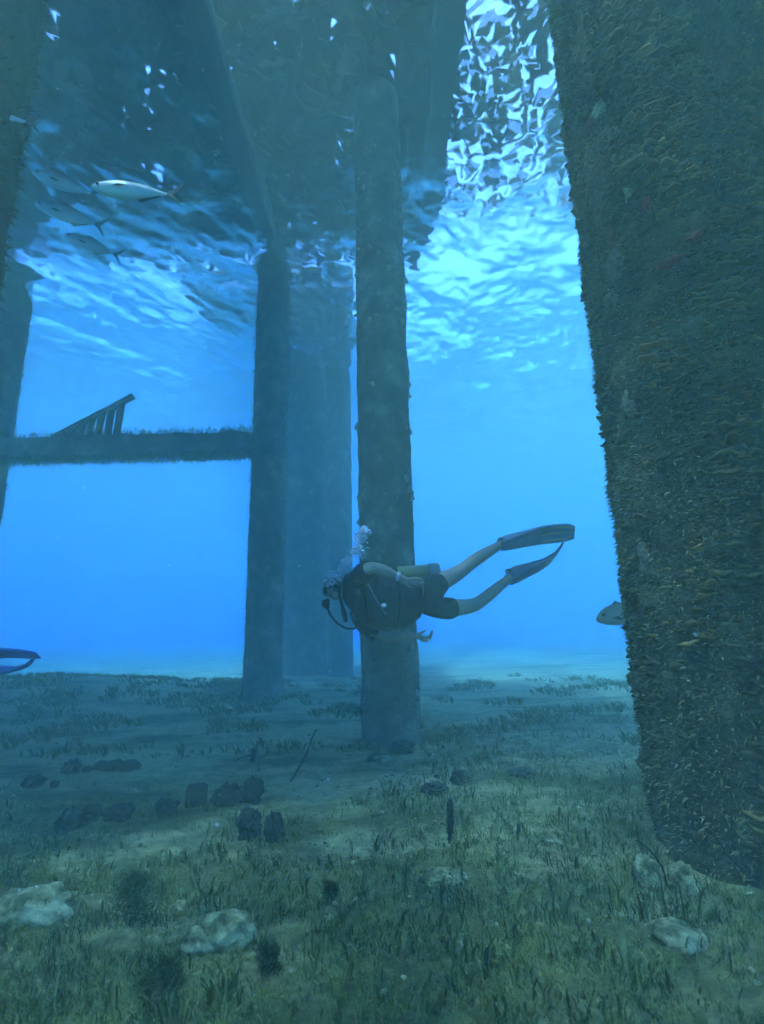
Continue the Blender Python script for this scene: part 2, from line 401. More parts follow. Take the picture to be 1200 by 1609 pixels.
turf('turf_algae', *P_C, lambda a, z: .29 + .016 * fbm(math.cos(a) * .29 * 3.5 + 3, math.sin(a) * .29 * 3.5, z * 2.2, 5), 16000, (0, 7.4), (0, 6.283), centre_pile, .016, 33)
for tp, pr, rd, pz in ((back_a, polar(-13, 8.9), .30, 51), (far_left, polar(-39.4, 11.3), .38, 52), (near_left, polar(-46.2, 4.), .42, 53)):
    turf('turf_algae', *pr, lambda a, z: rd, 5000, (0, 7.4), (0, 6.283), tp, .05, pz, .006)
# sponge and coralline patches on the thick pile
def patch(name, parent, cx, cy, rad, a, z, w, h, m, seed, th=.010):
    rg = random.Random(seed); bm = bmesh.new(); n, k = 22, 6; rows = []
    for j in range(k + 1):
        row = []
        for i in range(n):
            b = 2 * math.pi * i / n; e = j / k * (1 + .75 * noise.noise(Vector((math.cos(b) * 2.3 + seed, math.sin(b) * 2.3, seed))))
            aa = a + e * w / rad * math.cos(b); zz = z + e * h * math.sin(b)
            t = th * (1 - (j / k) ** 2) * (1 + .8 * noise.noise(Vector((aa * 20, zz * 22, seed)))) - (.035 if j == k else 0)
            r_ = surf_r(aa, zz) + .012 + t
            row.append(bm.verts.new((cx + r_ * math.cos(aa), cy + r_ * math.sin(aa), zz)))
        rows.append(row)
    for j in range(k):
        for i in range(n): bm.faces.new((rows[j][i], rows[j][(i + 1) % n], rows[j + 1][(i + 1) % n], rows[j + 1][i]))
    bmesh.ops.remove_doubles(bm, verts=rows[0], dist=1e-5)
    o = put(name, bm, m, parent); return o
red = mat('red_sponge', [(.35, (.08, .02, .012)), (.65, (.24, .045, .025))], 30, .8, .6, 60)
pale = mat('pale_coralline', [(.4, (.10, .10, .04)), (.6, (.34, .36, .15))], 22, .9, .7, 60)
grey = mat('grey_sponge', [(.4, (.06, .055, .03)), (.6, (.17, .16, .09))], 18, .9, .7, 60)
for i, (px, py, w, h, m_, nm) in enumerate(PATCHES):
    a, z = wall_hit(px, py); patch(nm, right_pile, *P_R, .60, a, z, w, h, dict(pale=pale, red=red, grey=grey)[m_], 40 + i)
lump_mat = mat('dark_sponge', [(.35, (.03, .025, .012)), (.55, (.09, .07, .03)), (.7, (.17, .14, .06))], 14, .95, .8, 60)
rl = random.Random(77)
for k in range(64):
    a = a_cam + rl.uniform(-1.55, 1.4); z = rl.uniform(.2, 6.6); r_ = surf_r(a, z) - .012
    put('sponge_lump', blob((P_R[0] + r_ * math.cos(a), P_R[1] + r_ * math.sin(a), z), rl.uniform(.025, .055), k * 1.7, 3, (1, 1, rl.uniform(.7, 1.5)), .6, 2.2), lump_mat, right_pile)
# pale growth knobs on the middle pile
barn = mat('barnacle', [(.3, (.22, .22, .15)), (.7, (.46, .44, .30))], 30, .9, .5, 60)
rg = random.Random(5)
for k in range(70):
    a = -math.pi / 2 + rg.uniform(-1.5, 1.5); z = rg.uniform(.2, 6.8)
    c = (P_C[0] + .292 * math.cos(a), P_C[1] + .292 * math.sin(a), z)
    put('barnacle_knob', blob(c, rg.uniform(.012, .04), k, 2, (1, .8, 1.3), .6), barn, centre_pile)

# ------------------------------------------------------------------ sea floor: rocks, rubble, weed
dark_rock = mat('dark_sponge_rock', [(.3, (.02, .02, .016)), (.55, (.05, .048, .035)), (.72, (.14, .13, .10))], 14, .95, .8, 50, 8)
pale_rock = mat('pale_limestone', [(.40, (.06, .065, .02)), (.49, (.22, .20, .08)), (.58, (.40, .36, .17)), (.8, (.50, .45, .25))], 8, .95, .9, 40, 9)
def rock(name, px, py, wpx, hpx, m, label, cat='rock', seed=0, amp=.42, sub=4, fr=1.7, sink=.25, dz=1., group=None, turn=0., sx=1.):
    """a rock whose foot is seen at that pixel; wpx, hpx its seen width and height there"""
    g = on_ground(px, py); d = (Vector(g) - Vector((0, 0, CAM_Z))).dot(ray(PW / 2, PH / 2).normalized())
    w, h = wpx * d / FPX / 2, hpx * d / FPX / 2
    wob = .07 if m is pale_rock else .05
    t = empty(name, (g.x, g.y, g.z), label, cat, group)
    bm = blob((0, 0, h * (1 - sink)), 1., seed, sub, (w * sx, w * dz, h), amp, fr)
    for v in bm.verts:
        k = wob * fbm(v.co.x * 4 / w + seed, v.co.y * 4 / w, v.co.z * 4 / w, 4); v.co += Vector((v.co.x, v.co.y, 0)) * k + Vector((0, 0, h * k * 1.4))
    bmesh.ops.rotate(bm, verts=bm.verts, matrix=Matrix.Rotation(turn, 3, 'Z'))
    me = bpy.data.meshes.new(name); bm.to_mesh(me); bm.free()
    bpy.data.objects.remove(t)
    o = link(name, me, m); o.location = g
    return tag(o, label, cat, group)
G1 = 'dark sponge-covered lumps on the sand'
for i, (px, py, w, h, lab) in enumerate((
    (52, 1236, 36, 20, 'low dark lump near the left picture edge'),
    (85, 1236, 14, 10, 'tiny dark lump between the low lump and the double lump at left'),
    (113, 1216, 28, 26, 'dark lump with a smaller bump, farthest row at left'),
    (136, 1215, 16, 14, 'small dark bump touching the far left lump'),
    (106, 1306, 40, 38, 'leftmost rough dark lump of the nearer row'),
    (142, 1290, 34, 28, 'dark lump second from left in the nearer row'),
    (186, 1288, 46, 28, 'broad dark lump third from left in the nearer row'),
    (260, 1280, 38, 26, 'rounded dark lump with pale streak, alone right of the broad lump'),
    (356, 1266, 44, 36, 'dark lump beside the taller one in front of the twig'),
    (395, 1262, 40, 46, 'tallest dark lump of the pair in front of the twig'),
    (390, 1318, 40, 54, 'large rough black lump standing at the edge of the weed'),
    (430, 1322, 34, 50, 'black lump leaning right beside the large one at weed edge'),
    (722, 1232, 30, 24, 'dark peaked lump right of the middle pile foot'),
    (682, 1246, 40, 18, 'flat dark lump left of the peaked one'),
    (822, 1222, 42, 18, 'flat dark lump on the right-hand sand'),
    (632, 1182, 46, 20, 'dark flat stone against the foot of the middle pile'))):
    rock('sponge_rock', px, py, w * .88, h * .9, dark_rock, lab, 'rock', 60 + i * 3.3, .5, 4, 2.1, .2, .9, G1)
# square block and sunken log
g = on_ground(308, 1264); bm = bmesh.new(); bmesh.ops.create_cube(bm, size=1, matrix=Matrix.Diagonal((.13, .12, .13, 1)))
bmesh.ops.bevel(bm, geom=bm.edges[:], offset=.012, segments=2, affect='EDGES')
o = put('stone_block', bm, dark_rock); o.location = g + Vector((0, 0, .05)); o.rotation_euler = (.05, .03, .25)
tag(o, 'small square dark block on the sand between lumps', 'block')
def tube(bm, pts, rads, seg=8):
    pts = [Vector(p) for p in pts]
    if not hasattr(rads, '__len__'): rads = [rads] * len(pts)
    rows = []; up = Vector((.13, .21, .97))
    for i, p in enumerate(pts):
        d = (pts[min(i + 1, len(pts) - 1)] - pts[max(i - 1, 0)]).normalized()
        a = d.cross(up).normalized(); b = a.cross(d)
        rows.append([bm.verts.new(p + (a * math.cos(6.2832 * k / seg) + b * math.sin(6.2832 * k / seg)) * rads[i]) for k in range(seg)])
    for i in range(len(rows) - 1):
        for k in range(seg): bm.faces.new((rows[i][k], rows[i][(k + 1) % seg], rows[i + 1][(k + 1) % seg], rows[i + 1][k]))
    bm.faces.new(rows[-1]); bm.faces.new(list(reversed(rows[0])))
    return bm
def smooth(pts, n=6):
    pts = [Vector(p) for p in pts]; out = []
    for i in range(len(pts) - 1):
        p0, p1, p2, p3 = pts[max(i - 1, 0)], pts[i], pts[i + 1], pts[min(i + 2, len(pts) - 1)]
        for k in range(n):
            t = k / n; out.append(.5 * (2 * p1 + (p2 - p0) * t + (2 * p0 - 5 * p1 + 4 * p2 - p3) * t * t + (3 * p1 - p0 - 3 * p2 + p3) * t ** 3))
    return out + [pts[-1]]
a, b = on_ground(148, 1211), on_ground(220, 1209)
tag(put('sunken_log', tube(bmesh.new(), [a.lerp(b, k / 8) + Vector((0, 0, .03 + .01 * math.sin(k * 2.1))) for k in range(9)], [.03, .045, .05, .048, .05, .045, .05, .04, .02]), dark_rock), 'short dark log lying on the sand at left', 'log')
twig_mat = mat('dead_twig', [(.3, (.03, .025, .018)), (.7, (.09, .075, .05))], 20, .9, .3)
def seen(px, py, g):
    """point at that pixel as far away as ground point g"""
    d = (g - Vector((0, 0, CAM_Z))).dot(ray(PW / 2, PH / 2).normalized()); return at(px, py, d)
g = on_ground(452, 1228)
tag(put('thin_stick', tube(bmesh.new(), smooth([g - Vector((0, 0, .03)), seen(466, 1212, g), seen(480, 1185, g), seen(490, 1160, g), seen(497, 1146, g)]), .006), twig_mat), 'thin bent stick rising from the sand left of the middle pile', 'stick')
g = on_ground(398, 1196); tw = empty('dead_twig', g, 'dark forked twig with upturned arms in front of the hazy pile', 'twig')
put('stem', tube(bmesh.new(), smooth([g - Vector((0, 0, .03)), seen(399, 1188, g), seen(400, 1176, g)]), [.03] * 12 + [.02]), twig_mat, tw)
for q in (((399, 1186), (385, 1188), (372, 1194), (362, 1204)), ((400, 1186), (410, 1190), (418, 1186), (421, 1180))):
    put('branch', tube(bmesh.new(), smooth([seen(x, y_, g) for x, y_ in q]), .007), twig_mat, tw)
# upright sponges / tube weed
g = on_ground(706, 1322); up_ = [seen(706 + dx, y_, g) for dx, y_ in ((0, 1322), (1, 1310), (2, 1295), (1, 1275), (1, 1262), (2, 1254))]
tag(put('tube_sponge', tube(bmesh.new(), smooth([g - Vector((0, 0, .05))] + up_), [.007] * 7 + [.010] * 6 + [.016] * 6 + [.019] * 6 + [.018] * 6 + [.012] * 5 + [.004]), dark_rock), 'dark upright finger sponge standing out of the weed', 'sponge')
g = on_ground(813, 1318)
tag(put('tube_sponge', tube(bmesh.new(), smooth([g - Vector((0, 0, .04)), seen(813, 1310, g), seen(815, 1302, g), seen(814, 1294, g)]), [.005] * 6 + [.009] * 6 + [.010] * 6 + [.004]), dark_rock), 'short thin finger sponge right of the tall one', 'sponge')

for px, py, w, h, dz, lab, sd in (
    (52, 1440, 120, 50, .7, 'pale rounded rock half buried at lower left edge', 3.),
    (352, 1480, 95, 50, .55, 'pale elongated rock lying in the weed, bottom left of centre', 8.2),
    (312, 1492, 60, 36, .7, 'pale rock end touching the elongated rock', 1.4),
    (1075, 1398, 48, 46, .9, 'pale boulder leaning on the foot of the thick pile', 5.5),
    (1020, 1392, 42, 56, .9, 'greyish upright stone just left of the pale boulder', 6.1),
    (600, 1194, 44, 12, .8, 'flat pale slab in front of the middle pile foot', 9.7),
    (694, 1384, 66, 20, .7, 'flat sandy slab showing through the weed, centre', 4.4),
    (516, 1442, 22, 18, .8, 'small pale stone in the weed left of centre', 2.2),
    (866, 1326, 34, 14, .8, 'small flat pale stone left of the thick pile', 7.1),
    (282, 1432, 24, 18, .8, 'small round stone behind the elongated rock', 7.9),
    (275, 1560, 22, 26, .8, 'small upright pale shell-like stone at the bottom left', 2.9),
    (1060, 1478, 86, 30, .8, 'broad sandy hump at lower right below the thick pile', 5.9)):
    rock('pale_rock', px, py, w, h, pale_rock, lab, 'rock', sd, .36, 4, 1.3, .5, dz, 'pale rocks among the weed')

# rubble, seagrass, turf: nobody could count them
gr = random.Random(99)
def spot():
    while True:
        y_ = .75 + 6.2 * gr.random() ** 1.7; x_ = gr.uniform(-1, 1) * (y_ * .80 + .45)
        if math.hypot(x_ - P_R[0], y_ - P_R[1]) > .6 and math.hypot(x_ - P_C[0], y_ - P_C[1]) > .31: return x_, y_
def cover(x, y):
    """how much weed grows there"""
    n = noise.noise(Vector((x * 1.5 + 2, y * 1.5, 5.))) + .5 * noise.noise(Vector((x * 4.1, y * 4.1, 8.)))
    c = 1.1 - max(0, (y - 2.5)) * (.75 if x < .3 else .26) + n * .95
    c -= 1.1 * math.exp(-((x - 1.35) / .38) ** 2 - ((y - 1.75) / .38) ** 2)    # bare sand under the thick pile
    return c
V, F = [], []
while len(F) < 130000:
    x, y = spot(); c = cover(x, y)
    cl = noise.noise(Vector((x * 7, y * 7, 3.)))
    if gr.random() > c * (.55 + 1.5 * cl): continue
    z = ground(x, y) - .005; h = gr.uniform(.03, .10) * (1.45 if gr.random() < .2 else .8); w = gr.uniform(.0014, .0030)
    if cl > .32 and gr.random() < .35: h *= 1.45; w *= 1.7
    for b_ in range(gr.choice((1, 2, 3))):
        a = gr.uniform(0, 6.283); d = Vector((math.cos(a), math.sin(a), 0)); t = Vector((-d.y, d.x, 0)).lerp(Vector((1, 0, 0)), .4)
        ln = gr.uniform(.15, .9) * h; p = Vector((x + gr.uniform(-.01, .01), y + gr.uniform(-.01, .01), z)); b0 = len(V)
        for k, (u, ww) in enumerate(((0, 1), (.4, 1.1), (.75, .85))):
            c_ = p + d * ln * u * u + Vector((0, 0, h * (u - .18 * u * u))); V += [c_ - t * w * ww, c_ + t * w * ww]
        V.append(p + d * ln + Vector((0, 0, h * .82)))
        F += [(b0, b0 + 1, b0 + 3, b0 + 2), (b0 + 2, b0 + 3, b0 + 5, b0 + 4), (b0 + 4, b0 + 5, b0 + 6)]
grass_mat = varied('seagrass_blade', [(0, (.04, .065, .012)), (.4, (.09, .13, .022)), (.75, (.15, .19, .035)), (.93, (.25, .24, .06)), (1, (.42, .38, .14))], .6, .3)
tag(pyd('seagrass', V, F, grass_mat), 'short olive seagrass covering the near sea floor', None, None, 'stuff')
V, F = [], []
while len(F) < 330000:                                                    # fuzzy turf: short curled threads in clumps
    x, y = spot(); c = cover(x, y) + .25
    if gr.random() > c: continue
    z = ground(x, y) - .004; hh = gr.uniform(.012, .038) * (.6 + .7 * max(0, noise.noise(Vector((x * 5, y * 5, 1.)) ) + .4))
    for b_ in range(5):
        a = gr.uniform(0, 6.283); d = Vector((math.cos(a), math.sin(a), 0)) * gr.uniform(.3, 1.6); p = Vector((x + gr.uniform(-.012, .012), y + gr.uniform(-.012, .012), z)); b0 = len(V)
        t = Vector((d.y, -d.x, .3)).normalized() * .0013
        q = p + d * hh * .45 + Vector((0, 0, hh * gr.uniform(.5, .9))); e = p + d * hh + Vector((0, 0, hh * gr.uniform(.4, 1.1)))
        V += [p - t, p + t, q + t, q - t, e]; F += [(b0, b0 + 1, b0 + 2, b0 + 3), (b0 + 3, b0 + 2, b0 + 4)]
mud_mat = varied('turf_threads', [(0, (.055, .075, .014)), (.4, (.115, .145, .026)), (.7, (.17, .19, .04)), (1, (.32, .28, .08))], .95, .05)
tag(pyd('turf_weed', V, F, mud_mat), 'fuzzy brown turf weed between the seagrass', None, None, 'stuff')
V, F = [], []
bm = bmesh.new(); bmesh.ops.create_icosphere(bm, subdivisions=1, radius=1); iv = [v.co.copy() for v in bm.verts]; fi = [tuple(v.index for v in f.verts) for f in bm.faces]; bm.free()
for k in range(5200):
    x, y = spot(); 
    if gr.random() > .9 - .08 * abs(y - 2.5): continue
    r = .003 + .013 * gr.random() ** 3; s3 = (gr.uniform(.6, 1.6), gr.uniform(.6, 1.4), gr.uniform(.3, .8)); b0 = len(V); rz = gr.uniform(0, 6)
    c_ = Vector((x, y, ground(x, y) + r * .25)); Mr = Matrix.Rotation(rz, 3, 'Z') @ Matrix.Rotation(gr.uniform(-.6, .6), 3, 'X')
    V += [c_ + Mr @ Vector((v.x * s3[0], v.y * s3[1], v.z * s3[2])) * r * gr.uniform(.75, 1.2) for v in iv]; F += [tuple(i + b0 for i in f) for f in fi]
rub_mat = varied('rubble', [(0, (.05, .045, .025)), (.5, (.13, .115, .05)), (.88, (.26, .23, .11)), (1, (.50, .46, .28))], .9)
tag(pyd('rubble', V, F, rub_mat, None, True), 'scattered shell and coral rubble on the sand', None, None, 'stuff')
# low dark weed on the bank and the mid-distance sand
V, F = [], []
for k in range(16000):
    x, y = gr.uniform(-8.5, 5), gr.uniform(5., 11.5)
    if noise.noise(Vector((x * .9, y * 1.3, 2.))) + .5 * noise.noise(Vector((x * 3, y * 3, 4.))) < (.02 if x < -1.5 else .25): continue
    z = ground(x, y) - .01; h = gr.uniform(.03, .11)
    for b_ in range(3):
        a = gr.uniform(0, 6.283); d = Vector((math.cos(a), math.sin(a), 0)) * h * gr.uniform(.3, 1.2); b0 = len(V); t = Vector((.004, 0, .002))
        p = Vector((x, y, z)); q = p + d * .5 + Vector((0, 0, h * .7)); V += [p - t, p + t, q + t * 1.3, q - t * 1.3, p + d + Vector((0, 0, h))]; F += [(b0, b0 + 1, b0 + 2, b0 + 3), (b0 + 3, b0 + 2, b0 + 4)]
tag(pyd('bank_weed', V, F, mud_mat), 'low dark weed on the far sand and the left bank', None, None, 'stuff')

# bushy green tufts
tuft_mat = varied('green_tuft', [(0, (.012, .03, .008)), (.6, (.03, .06, .014)), (1, (.06, .10, .025))], .9, .05)
def tuft(px, py, wpx, hpx, label, seed, n=5200):
    g = on_ground(px, py); d = (g - Vector((0, 0, CAM_Z))).dot(ray(PW / 2, PH / 2).normalized()); w, h = wpx * d / FPX / 2, hpx * d / FPX
    rg = random.Random(seed); V, F = [], []; lobes = [(Vector((rg.uniform(-.5, .5) * w, rg.uniform(-.4, .4) * w, h * rg.uniform(.3, .7))), rg.uniform(.35, .62)) for _ in range(7)]
    for k in range(n):
        c, q = rg.choice(lobes); v = Vector((rg.gauss(0, 1), rg.gauss(0, 1), rg.gauss(0, 1))).normalized() * rg.random() ** .5
        p = c + Vector((v.x * w, v.y * w, v.z * h * .6)) * q
        if p.z < 0: p.z = rg.uniform(0, .02)
        e = (v + Vector((rg.uniform(-.8, .8), rg.uniform(-.8, .8), rg.uniform(0, 1.)))).normalized() * rg.uniform(.008, .02); t = e.cross(Vector((rg.random(), rg.random(), rg.random()))).normalized() * .0012; b0 = len(V)
        V += [p - t, p + t, p + e]; F.append((b0, b0 + 1, b0 + 2))
    o = pyd('algae_tuft', V, F, tuft_mat); o.location = g
    return tag(o, label, 'algae', 'bushy green algae tufts')
tuft(215, 1450, 92, 76, 'bushy dark green algae tuft between the two pale rocks', 1)
tuft(246, 1582, 84, 78, 'dark green algae tuft at the bottom left', 2)
tuft(420, 1528, 50, 46, 'small green algae tuft below the elongated pale rock', 3, 3000)
tuft(520, 1420, 30, 34, 'little dark green tuft left of centre in the weed', 4, 1800)
# loose stalks at the foot of the thick pile
for i, (q, lab) in enumerate((((( 1030, 1310), (1060, 1312), (1085, 1328), (1098, 1352)), 'curved pale stalk arching at the thick pile foot, left one'),
    (((1115, 1302), (1135, 1330), (1150, 1350), (1195, 1385)), 'long thin stalk lying across the thick pile foot, right one'),
    (((1000, 1320), (1020, 1335), (1040, 1362), (1048, 1392)), 'bent stalk in front of the grey upright stone'))):
    g = on_ground(*q[-1]); g = Vector((0, 0, CAM_Z)) + (g - Vector((0, 0, CAM_Z))) * .97
    tag(put('weed_stalk', tube(bmesh.new(), smooth([seen(x, y_, g) for x, y_ in q]), .004, 6), twig_mat), lab, 'weed stalk')

# ------------------------------------------------------------------ the diver
DD = 4.3
def D(zx, zy, off=0.): return at(480 + zx * .36667, 800 + zy * .36667, DD + off)
def skin_obj(name, verts, edges, m, parent, sub=2, root=0):
    """verts: (point, radius or (rx, ry)); one skinned continuous surface"""
    pm = parent.matrix_basis.translation if parent else Vector()
    me = bpy.data.meshes.new(name); me.from_pydata([Vector(p) - pm for p, r in verts], edges, []); me.update()
    o = link(name, me, None, parent, False)
    md = o.modifiers.new('skin', 'SKIN'); md.use_smooth_shade = True; md.branch_smoothing = .6
    for i, (p, r) in enumerate(verts):
        sv = me.skin_vertices[0].data[i]; sv.radius = (r, r) if not hasattr(r, '__len__') else r; sv.use_root = i == root
    sb = o.modifiers.new('sub', 'SUBSURF'); sb.levels = sb.render_levels = sub
    me.materials.append(m)
    return o
skin_m = mat('skin', [(.3, (.46, .32, .22)), (.7, (.60, .43, .31))], 12, .6, .1)
suit = mat('navy_neoprene', [(.3, (.008, .010, .022)), (.7, (.018, .022, .045))], 20, .75, .7, 16, dist=.03)
black = mat('black_rubber', [(.3, (.008, .008, .009)), (.7, (.02, .02, .02))], 20, .5, .1)
yellow = mat('yellow_paint', [(.3, (.28, .27, .11)), (.7, (.36, .34, .15))], 10, .45, .1)
greyp = mat('grey_plastic', [(.3, (.16, .17, .18)), (.7, (.24, .25, .26))], 10, .5, .1)
hair_m = mat('grey_hair', [(.3, (.16, .15, .13)), (.7, (.34, .32, .29))], 40, .9, .5, 90)
white = mat('white_plastic', [(.3, (.65, .65, .62)), (.7, (.75, .75, .72))], 10, .4, 0)
fin_m = mat('fin_rubber', [(.3, (.16, .20, .27)), (.7, (.24, .29, .38))], 8, .5, .1)
fin_y = mat('fin_stripe', [(.3, (.38, .38, .16)), (.7, (.50, .50, .24))], 8, .5, .1)
diver = empty('person', D(400, 385), 'scuba diver in navy suit and shorts swimming left past the middle pile', 'person')
bv, be = [], []
def chain(pts, start=None):
    prev = start
    for (p, r) in pts:
        bv.append((p, r)); i = len(bv) - 1
        if prev is not None: be.append((prev, i))
        prev = i
    return prev
chain([(D(520, 372, 0), .135)]); wst = chain([(D(430, 380, 0), .13)], 0); cst = chain([(D(310, 385, 0), .145)], wst)
uch = chain([(D(232, 372, 0), .13)], cst); chain([(D(178, 354, -.01), .062), (D(150, 350, -.02), .068), (D(122, 345, -.03), .098), (D(100, 352, -.04), .082)], uch)
# left arm (upper in the picture), laid back along the body
w1 = chain([(D(232, 292, -.13), .075), (D(252, 262, -.24), .058), (D(284, 250, -.33), .050), (D(335, 262, -.30), .047), (D(394, 288, -.26), .030), (D(420, 298, -.255), (.024, .036))], uch)
for dx, dy, e, fz in ((505, 300, -.27, -.004), (512, 312, -.265, .004), (508, 325, -.255, .004), (496, 336, -.24, 0)):
    chain([(D(420 + (dx - 420) * .45, 296 + (dy - 300) * .55, -.255), .0115), (D(420 + (dx - 420) * .72, 298 + (dy - 298) * .8 - 3, e - .01), .010), (D(dx, dy, e), .008)], w1)
chain([(D(424, 316, -.25), .013), (D(446, 332, -.26), .010), (D(466, 338, -.265), .008)], w1)
# right arm, below, hand open
w2 = chain([(D(238, 470, .12), .075), (D(290, 530, .13), .056), (D(345, 552, .10), .048), (D(410, 545, .04), .043), (D(466, 540, -.02), .029), (D(486, 545, -.03), (.024, .034))], uch)
for pts in (((505, 548), (530, 545), (545, 518)), ((506, 555), (533, 553), (546, 530)), ((503, 560), (526, 562), (540, 548)), ((498, 564), (518, 568), (530, 560))):
    chain([(D(*pts[0], -.03), .0115), (D(*pts[1], -.035), .010), (D(*pts[2], -.05), .008)], w2)
chain([(D(490, 534, -.045), .013), (D(503, 526, -.055), .011), (D(519, 519, -.06), .008)], w2)
# legs
chain([(D(560, 322, -.03), .098), (D(612, 296, .06), .083), (D(672, 262, .14), .064), (D(715, 226, .18), .062), (D(765, 194, .21), .058), (D(838, 150, .25), .036), (D(872, 142, .26), .034), (D(930, 128, .27), .026)], 0)
chain([(D(560, 425, .05), .100), (D(640, 424, .13), .084), (D(728, 412, .2), .064), (D(768, 382, .24), .061), (D(812, 346, .27), .056), (D(880, 290, .31), .036), (D(905, 277, .32), .034), (D(950, 258, .33), .026)], 0)
body = skin_obj('body', bv, be, skin_m, diver, 2)
# shorts: one skinned garment, a little larger than the body
skin_obj('shorts', [(D(455, 375, 0), .160), (D(515, 372, 0), .160), (D(560, 324, -.02), .116), (D(602, 304, .04), .104), (D(562, 424, .05), .116), (D(600, 426, .09), .108), (D(655, 424, .14), .100)], [(0, 1), (1, 2), (2, 3), (1, 4), (4, 5), (5, 6)], suit, diver, 2)
# vest with air bladder: oval sections along the trunk, rolled so that the chest looks at us and down
def loft(bm, secs, seg=28, amp=.0, roll=0.):
    rows = []
    for j, (c, a, b) in enumerate(secs):
        row = []
        for k in range(seg):
            t = 6.28318 * k / seg; u, v = a * math.cos(t), b * math.sin(t); u, v = u * math.cos(roll) - v * math.sin(roll), u * math.sin(roll) + v * math.cos(roll)
            n_ = 1 + amp * noise.noise(Vector((math.cos(t) * 2, math.sin(t) * 2, j * .7)))
            p = Vector(c) + AX_Z * u * n_ + AX_Y * v * n_
            row.append(bm.verts.new(p))
        rows.append(row)
    for j in range(len(rows) - 1):
        for k in range(seg): bm.faces.new((rows[j][k], rows[j][(k + 1) % seg], rows[j + 1][(k + 1) % seg], rows[j + 1][k]))
    bm.faces.new(rows[-1]); bm.faces.new(list(reversed(rows[0])))
    return bm
AX_Y = (D(400, 385, 1) - D(400, 385, 0)).normalized(); AX_Z = (D(400, 285) - D(400, 385)).normalized()
K = .00197
vest = put('buoyancy_vest', loft(bmesh.new(), [(D(158, 345), .075, .07), (D(172, 345), .13, .10), (D(200, 358), .17, .15), (D(240, 380, .02), .235, .17), (D(300, 394, .03), .25, .17), (D(360, 398, .03), .25, .17), (D(420, 398, .03), .225, .165), (D(460, 392, .02), .20, .165), (D(492, 384), .165, .15), (D(500, 382), .12, .11)], 32, .10, R(-14)), suit, diver)
put('sleeve', tube(bmesh.new(), smooth([D(212, 320, -.06), D(232, 288, -.14), D(250, 266, -.23), D(268, 254, -.29)]), [.085] * 6 + [.078] * 6 + [.066] * 6 + [.060], 14), suit, diver)
put('sleeve', tube(bmesh.new(), smooth([D(232, 440, .10), D(240, 475, .12), D(270, 515, .13), D(305, 540, .12)]), [.085] * 6 + [.078] * 6 + [.066] * 6 + [.060], 14), suit, diver)
put('trim', tube(bmesh.new(), smooth([D(278, 538, -.06), D(320, 552, -.05), D(365, 553, -.04), D(402, 542, -.05)]), .010, 6), yellow, vest)
put('harness_strap', tube(bmesh.new(), smooth([D(228, 296, -.16), D(250, 350, -.19), D(262, 420, -.17), D(262, 480, -.10)]), .016, 6), black, vest)
put('harness_strap', tube(bmesh.new(), smooth([D(395, 300, -.12), D(398, 360, -.165), D(398, 440, -.155), D(392, 500, -.08)]), .018, 6), black, vest)
put('gauge_hose', tube(bmesh.new(), smooth([D(268, 320, -.20), D(290, 365, -.215), D(320, 415, -.21), D(345, 452, -.19)]), .007, 6), greyp, vest)
put('clip', blob(D(336, 412, -.22), .016, 3, 2, (1.6, .6, 1)), white, vest)
# tank on the back
def cyl(a, b, prof, seg=28):
    a, b = Vector(a), Vector(b); return tube(bmesh.new(), [a.lerp(b, t) for t, r in prof], [r for t, r in prof], seg)
ta, tb = D(285, 300, .17), D(528, 280, .19)
tank = put('air_tank', cyl(ta, tb, [(0, .025), (.02, .045), (.07, .075), (.14, .09), (.5, .091), (1, .091)]), yellow, diver)
put('tank_boot', cyl(tb, tb.lerp(ta, -.20), [(0, .095), (.02, .097), (.8, .096), (.95, .088), (1, .07)]), greyp, tank)
put('tank_valve', cyl(ta, ta.lerp(tb, -.12), [(0, .02), (.3, .026), (1, .024)], 12), greyp, tank)
put('tank_band', cyl(ta.lerp(tb, .36), ta.lerp(tb, .45), [(0, .090), (.05, .095), (.95, .095), (1, .090)]), black, tank)
# head gear
hm = D(112, 346, -.03)
put('hair', blob(D(126, 334, -.02), .102, 4, 3, (1.0, 1.0, .92), .10, 3), hair_m, diver)
mask = put('mask', blob(D(86, 350, -.045), .055, 7, 3, (.55, 1.15, .85), .05), black, diver)
put('lens', blob(D(76, 352, -.06), .040, 1, 2, (.3, 1.1, .75), .02), greyp, mask)
put('mask_strap', tube(bmesh.new(), smooth([D(86, 338, -.11), D(112, 332, -.135), D(140, 332, -.115), D(156, 336, -.04)]), .010, 6), black, mask)
reg = put('regulator', blob(D(86, 404, -.05), .040, 9, 3, (.9, 1, .9), .06), black, diver)
put('mouthpiece', tube(bmesh.new(), [D(86, 402, -.05), D(100, 386, -.045)], .018, 8), black, reg)
put('exhaust_tee', tube(bmesh.new(), [D(78, 412, -.1), D(86, 420, -.05), D(98, 420, -.0)], .014, 8), black, reg)
put('air_hose', tube(bmesh.new(), smooth([D(90, 420, -.06), D(108, 455, -.10), D(135, 488, -.13), D(175, 510, -.13), D(215, 508, -.10), D(232, 478, -.04)]), .010, 8), black, reg)
put('inflator_hose', tube(bmesh.new(), smooth([D(140, 330, -.15), D(150, 385, -.17), D(160, 430, -.17), D(172, 480, -.15)]), [.012] * 12 + [.019] * 7, 8), black, diver)
put('wrist_watch', tube(bmesh.new(), [D(388, 286, -.26), D(402, 291, -.26)], .037, 14), white, diver)
